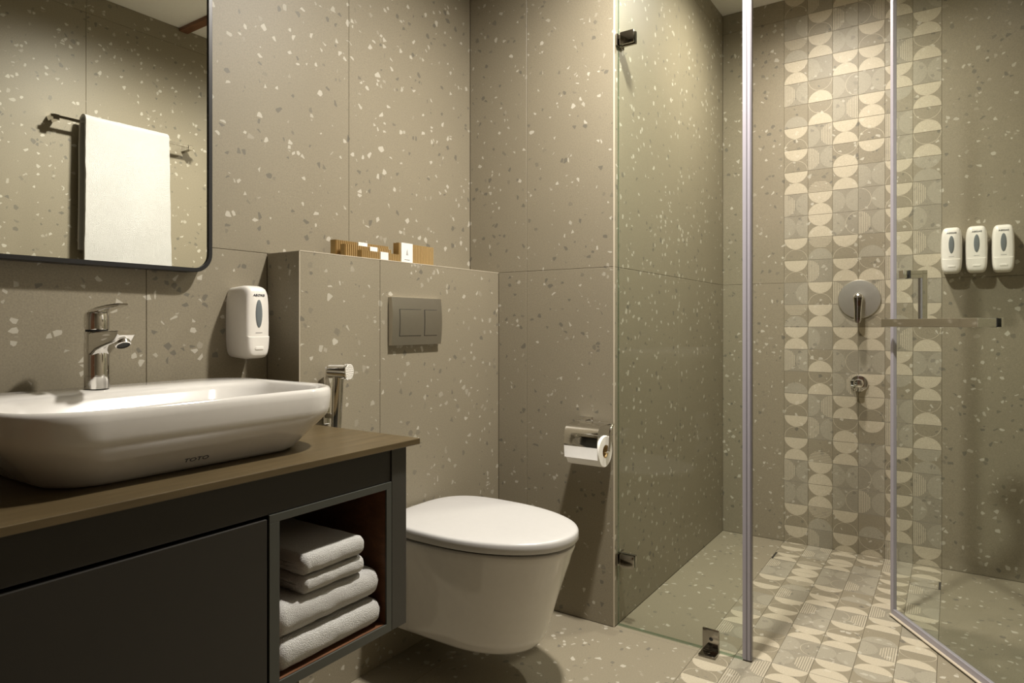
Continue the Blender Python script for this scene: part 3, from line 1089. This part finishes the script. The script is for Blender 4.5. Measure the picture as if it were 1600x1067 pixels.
def folded(x0, x1, yf, yb, z0, z1, label, seed, tilt=0.0, slits=1, sag=0.0):
    """folded towel: rounded fold towards the front, layer slits open towards the back, extruded along x"""
    h = z1 - z0
    r = h / 2
    # profile in (d, z): d = distance from the fold
    prof = []
    n_ = 14
    for k in range(n_ + 1):       # front half circle (superellipse)
        a = PI / 2 + PI * k / n_
        c, s_ = math.cos(a), math.sin(a)
        prof.append((r * 0.9 + r * 0.9 * math.copysign(abs(c) ** 0.8, c), r + r * math.copysign(abs(s_) ** 0.85, s_)))
    L = yb - yf
    bot = [(r + (L - r) * k / 10, 0.0) for k in range(1, 11)]
    back = []
    lay = h / (slits + 1)
    # back edge with slits running to the fold
    for i in range(slits):
        zz = lay * (i + 1)
        back += [(L, zz - 0.0016), (L * 0.5, zz - 0.0014), (r * 1.2, zz - 0.0010), (r * 0.95, zz), (r * 1.2, zz + 0.0010), (L * 0.5, zz + 0.0014), (L, zz + 0.0016)]
    topp = [(L - (L - r) * k / 10, h) for k in range(0, 10)]
    loop = prof + bot + back + topp
    nx = 26
    bm = B()
    rings = []
    for i in range(nx + 1):
        t = i / nx
        x = x0 + (x1 - x0) * t
        # rounded ends: shrink towards both ends
        e = min(t, 1 - t) * (x1 - x0)
        rd = 0.016 if t > 0.5 else 0.005
        f = 1.0 if e >= rd else math.sqrt(max(0.0, 1 - (1 - e / rd) ** 2)) * 0.55 + 0.45
        sg = -sag * t * t
        ring = []
        for d, z in loop:
            ring.append((x, yf + d * 1.0 + (1 - f) * 0.015, z0 + tilt * (x - x0) + r + (z - r) * f * (1 + sg)))
        rings.append(ring)
    loft(bm, rings, True, True)
    bmesh.ops.subdivide_edges(bm, edges=[e for e in bm.edges if e.calc_length() > 0.014], cuts=1)
    fluff(bm, 0.0013, 42, seed)
    fluff(bm, 0.0006, 190, seed + 3)
    o = obj('folded_towel', bm, M_TOWEL, None, 70)
    return tag(o, label, 'towel', 'folded towels in the vanity niche')


folded(0.7360, 0.9880, 0.990, 1.40, 0.3640, 0.4200, 'white folded towel at the bottom of the niche stack', 1.0, 0.0, 1, 0.08)
folded(0.7360, 0.9860, 0.993, 1.40, 0.4230, 0.4840, 'white folded towel second from the bottom of the niche stack', 2.0, 0.0, 1, 0.10)
folded(0.7900, 0.9440, 0.992, 1.36, 0.4870, 0.5200, 'small white folded towel third up in the niche stack', 3.0, 0.0, 1)
folded(0.7880, 0.9420, 0.989, 1.36, 0.5230, 0.5620, 'small white folded towel on top of the niche stack', 4.0, 0.0, 1)

# ------------------------------------------------------------------ towel rail and hanging towel (seen in the mirror)
ry, rz = Y_RIGHT + 0.062, 1.868
rl = root('towel_rail', (1.52, Y_RIGHT, rz), 'chrome towel rail on the wall reflected in the mirror', 'towel rail')
obj('bar', box(B(), 1.205, 1.832, ry - 0.005, ry + 0.005, rz - 0.006, rz + 0.006, 0.001), M_CHROME, rl)
for bx in (1.225, 1.812):
    obj('bracket', box(B(), bx - 0.012, bx + 0.012, Y_RIGHT, ry + 0.007, rz - 0.016, rz + 0.008, 0.0015), M_CHROME, rl)
bm = B()
x0_, x1_ = 1.327, 1.690
path = []
th = 0.011
for k in range(33):
    path.append((0.0225, -0.66 + 0.66 * k / 32))
for k in range(1, 12):
    a = PI * k / 12
    path.append((0.0225 * math.cos(a), 0.016 * math.sin(a)))
for k in range(29):
    path.append((-0.0225, -0.56 * k / 28))
pin = []
for i, p in enumerate(path):
    q0, q1 = path[max(0, i - 1)], path[min(len(path) - 1, i + 1)]
    dx, dz = q1[0] - q0[0], q1[1] - q0[1]
    l_ = math.hypot(dx, dz)
    pin.append((p[0] - dz / l_ * th, p[1] + dx / l_ * th))
loop = [(p[0] + dn * 0, p[1]) for p, dn in zip(path, [0] * len(path))]
outerp = []
for p, q in zip(path, pin):
    outerp.append((2 * p[0] - q[0], 2 * p[1] - q[1]))
loop = path[::-1] + outerp
rings = []
for i in range(37):
    t = i / 36
    x = x0_ + (x1_ - x0_) * t
    rr_ = []
    for d, z in loop:
        drop = -z
        wob = 0.006 * math.sin(t * 9 + drop * 5) * min(1, drop * 2.5) if z < 0 else 0
        flare = (t - 0.3) * 0.035 * max(0, drop)
        dd_ = d + wob if d > 0 else d + wob * 0.5
        rr_.append((x + flare, ry + dd_, rz + 0.008 + z))
    rings.append(rr_)
loft(bm, rings)
fluff(bm, 0.0011, 120, 5)
fluff(bm, 0.0022, 12, 8)
tw = obj('hanging_towel', bm, M_TOWEL, None, 70)
tag(tw, 'white bath towel hanging on the chrome rail, reflected in the mirror', 'towel')

# ------------------------------------------------------------------ fixed shower screen
GX0, GX1 = 1.984, 1.993
GZ1 = 2.12


def glass_slab(bm, a0, a1, b0, b1, z0, z1):
    """box with the large faces in slot 0 and edges in slot 1; thin along the first axis"""
    box(bm, a0, a1, b0, b1, z0, z1)
    bm.normal_update()
    return bm


def glass_obj(name, x0, x1, y0, y1, z0, z1, parent, thin, local=False):
    bm = B()
    box(bm, x0, x1, y0, y1, z0, z1, 0.0008, 1)
    bm.normal_update()
    for f in bm.faces:
        f.material_index = 0 if abs(f.normal[thin]) > 0.99 else 1
    return obj(name, bm, [M_GLASS, M_GEDGE], parent, None, local)


scr = root('shower_screen', (1.988, 0.71, 0), 'fixed clear glass shower panel between partition wall and door opening', 'shower screen')
glass_obj('glass_pane', GX0, GX1, 0.508, Y_SHOW - 0.004, 0.004, GZ1, scr, 0)
for zz in (1.9215, 0.2180):
    cl = obj('wall_clamp', box(B(), GX0 - 0.010, GX0, 0.856, 0.906, zz - 0.021, zz + 0.021, 0.003), M_CLAMP, scr, 30)
    bm = B()
    box(bm, GX1, GX1 + 0.010, 0.856, Y_SHOW - 0.002, zz - 0.021, zz + 0.021, 0.003)
    box(bm, GX0 - 0.010, GX1 + 0.035, Y_SHOW - 0.008, Y_SHOW - 0.001, zz - 0.019, zz + 0.019, 0.001)
    obj('clamp_back', bm, M_CLAMP, cl)
bm = B()
box(bm, GX0 - 0.007, GX0, 0.583, 0.634, 0.0005, 0.070, 0.003)
fc = obj('floor_clamp', bm, M_CLAMP, scr, 30)
obj('foot_plate', box(B(), GX0 - 0.047, GX0 - 0.001, 0.583, 0.634, 0.0003, 0.0065, 0.0025), M_CLAMP, fc, 30)
obj('screw', lathe(B(), (GX0 - 0.0072, 0.607, 0.040), (-1, 0, 0), [(0.006, 0), (0.0055, 0.001), (0.002, 0.0002)], 16), M_GAP, fc, 40)
obj('foot_screw', lathe(B(), (GX0 - 0.026, 0.608, 0.0064), (0, 0, 1), [(0.004, 0), (0.0035, 0.001)], 16), M_CHROME, fc, 40)
sl_ = obj('edge_seal', box(B(), GX0 - 0.0025, GX1 + 0.0025, 0.494, 0.516, 0.004, GZ1, 0.0012), M_SEAL, scr)
obj('seal_lip', box(B(), GX0 - 0.0040, GX0 - 0.0020, 0.5025, 0.5050, 0.004, GZ1), M_SEAL2, sl_)
obj('seal_magnet', box(B(), GX0 - 0.0015, GX1 + 0.006, 0.4900, 0.4945, 0.004, GZ1, 0.0008), M_SEAL2, sl_)

# ------------------------------------------------------------------ shower door (local: x along door from hinge, y outwards, z up)
DA = math.atan2(0.55394, 0.83256)
DL = 0.700
door = root('shower_door', (1.992, -0.215, 0), 'clear glass shower door standing open into the shower', 'shower door', None, DA)
glass_obj('glass_pane', 0.0, DL - 0.006, -0.0045, 0.0045, 0.016, GZ1, door, 1, True)
es = obj('edge_seal', box(B(), DL - 0.014, DL + 0.002, -0.0065, 0.0065, 0.016, GZ1, 0.0012), M_SEAL, door, None, True)
bs = obj('bottom_seal', box(B(), 0.0, DL - 0.002, -0.006, 0.006, 0.006, 0.026, 0.001), M_SEAL, door, None, True)
obj('seal_fin', box(B(), 0.0, DL - 0.004, 0.006, 0.016, 0.005, 0.0085, 0.0006), M_TRIM, bs, None, True)
bar = obj('towel_bar', box(B(), 0.205, 0.662, 0.046, 0.060, 0.981, 1.006, 0.0012), M_CHROME, door, None, True)
for s in (0.219, 0.622):
    obj('bar_post', box(B(), s - 0.012, s + 0.012, 0.0045, 0.047, 0.982, 1.005, 0.001), M_CHROME, bar, None, True)
    obj('bar_gasket', box(B(), s - 0.013, s + 0.013, 0.0044, 0.0075, 0.981, 1.006), M_GAP, bar, None, True)
obj('bar_cap', box(B(), 0.206, 0.232, -0.012, -0.0045, 0.981, 1.006, 0.001), M_CHROME, bar, None, True)
pul = obj('pull_handle', box(B(), 0.609, 0.635, -0.062, -0.046, 0.981, 1.166, 0.0012), M_CHROME, door, None, True)
for z in (0.9935, 1.1525):
    obj('pull_post', box(B(), 0.610, 0.634, -0.047, -0.0045, z - 0.0125, z + 0.0125, 0.001), M_CHROME, pul, None, True)
    obj('pull_gasket', box(B(), 0.609, 0.635, -0.0075, -0.0044, z - 0.013, z + 0.013), M_GAP, pul, None, True)
obj('pull_cap', box(B(), 0.609, 0.635, 0.0045, 0.017, 1.1395, 1.1655, 0.0015), M_CHROME, pul, None, True)
for z in (0.25, 1.90):
    hg = obj('hinge', box(B(), 0.0, 0.055, 0.0046, 0.014, z - 0.045, z + 0.045, 0.002), M_CLAMP, door, None, True)
    obj('hinge_back', box(B(), 0.0, 0.055, -0.014, -0.0046, z - 0.045, z + 0.045, 0.002), M_CLAMP, hg, None, True)
    obj('hinge_knuckle', lathe(B(), (-0.006, 0, z - 0.045), (0, 0, 1), [(0.010, 0), (0.010, 0.09)], 20), M_CLAMP, hg, 40, True)
# local parts were built in door space
for o in door.children_recursive:
    o.matrix_parent_inverse = Matrix.Identity(4)

# ------------------------------------------------------------------ shower valve and spout
vy, vz = 0.337, 1.097
va = root('shower_mixer', (X_BACK, vy, vz), 'round chrome shower mixer plate with lever on the printed tiles', 'shower mixer')
obj('plate', lathe(B(), (X_BACK, vy, vz), nX, [(0.0825, 0), (0.0825, 0.006), (0.0805, 0.0085), (0.06, 0.0095), (0.02, 0.0098)], 64), M_VALVE, va, 30)
obj('neck', lathe(B(), (X_BACK - 0.009, vy, vz + 0.004), nX, [(0.021, 0), (0.021, 0.030), (0.019, 0.034), (0.010, 0.036)], 32), M_CHROME, va, 35)
bm = B()
rings = []
for t, hw, out_ in ((0.020, 0.008, 0.0415), (0.012, 0.0175, 0.0440), (0.0, 0.0190, 0.0460), (-0.020, 0.0165, 0.0480), (-0.05, 0.0145, 0.0520), (-0.085, 0.0135, 0.0580), (-0.100, 0.0125, 0.0600), (-0.105, 0.009, 0.0605)):
    rings.append([(X_BACK - out_ - b, vy - a, vz + 0.004 + t) for a, b in rrect(hw, 0.0065, 0.004, 4)])
loft(bm, rings)
obj('lever', bm, M_CHROME, va, 40)

sy, sz = 0.337, 0.735
so = root('shower_spout', (X_BACK, sy, sz), 'small chrome wall outlet below the shower mixer plate', 'spout')
obj('flange', lathe(B(), (X_BACK, sy, sz), nX, [(0.0355, 0), (0.0355, 0.006), (0.033, 0.010), (0.02, 0.012)], 40), M_CHROME, so, 35)
obj('neck', lathe(B(), (X_BACK - 0.010, sy, sz + 0.002), nX, [(0.019, 0), (0.019, 0.032), (0.016, 0.037), (0.006, 0.039)], 32), M_CHROME, so, 35)
obj('outlet', lathe(B(), (X_BACK - 0.030, sy, sz + 0.002), (-0.25, 0.0, -1), [(0.013, 0), (0.013, 0.028), (0.015, 0.029), (0.015, 0.036), (0.011, 0.036), (0.011, 0.03)], 24, True, True), M_CHROME, so, 35)
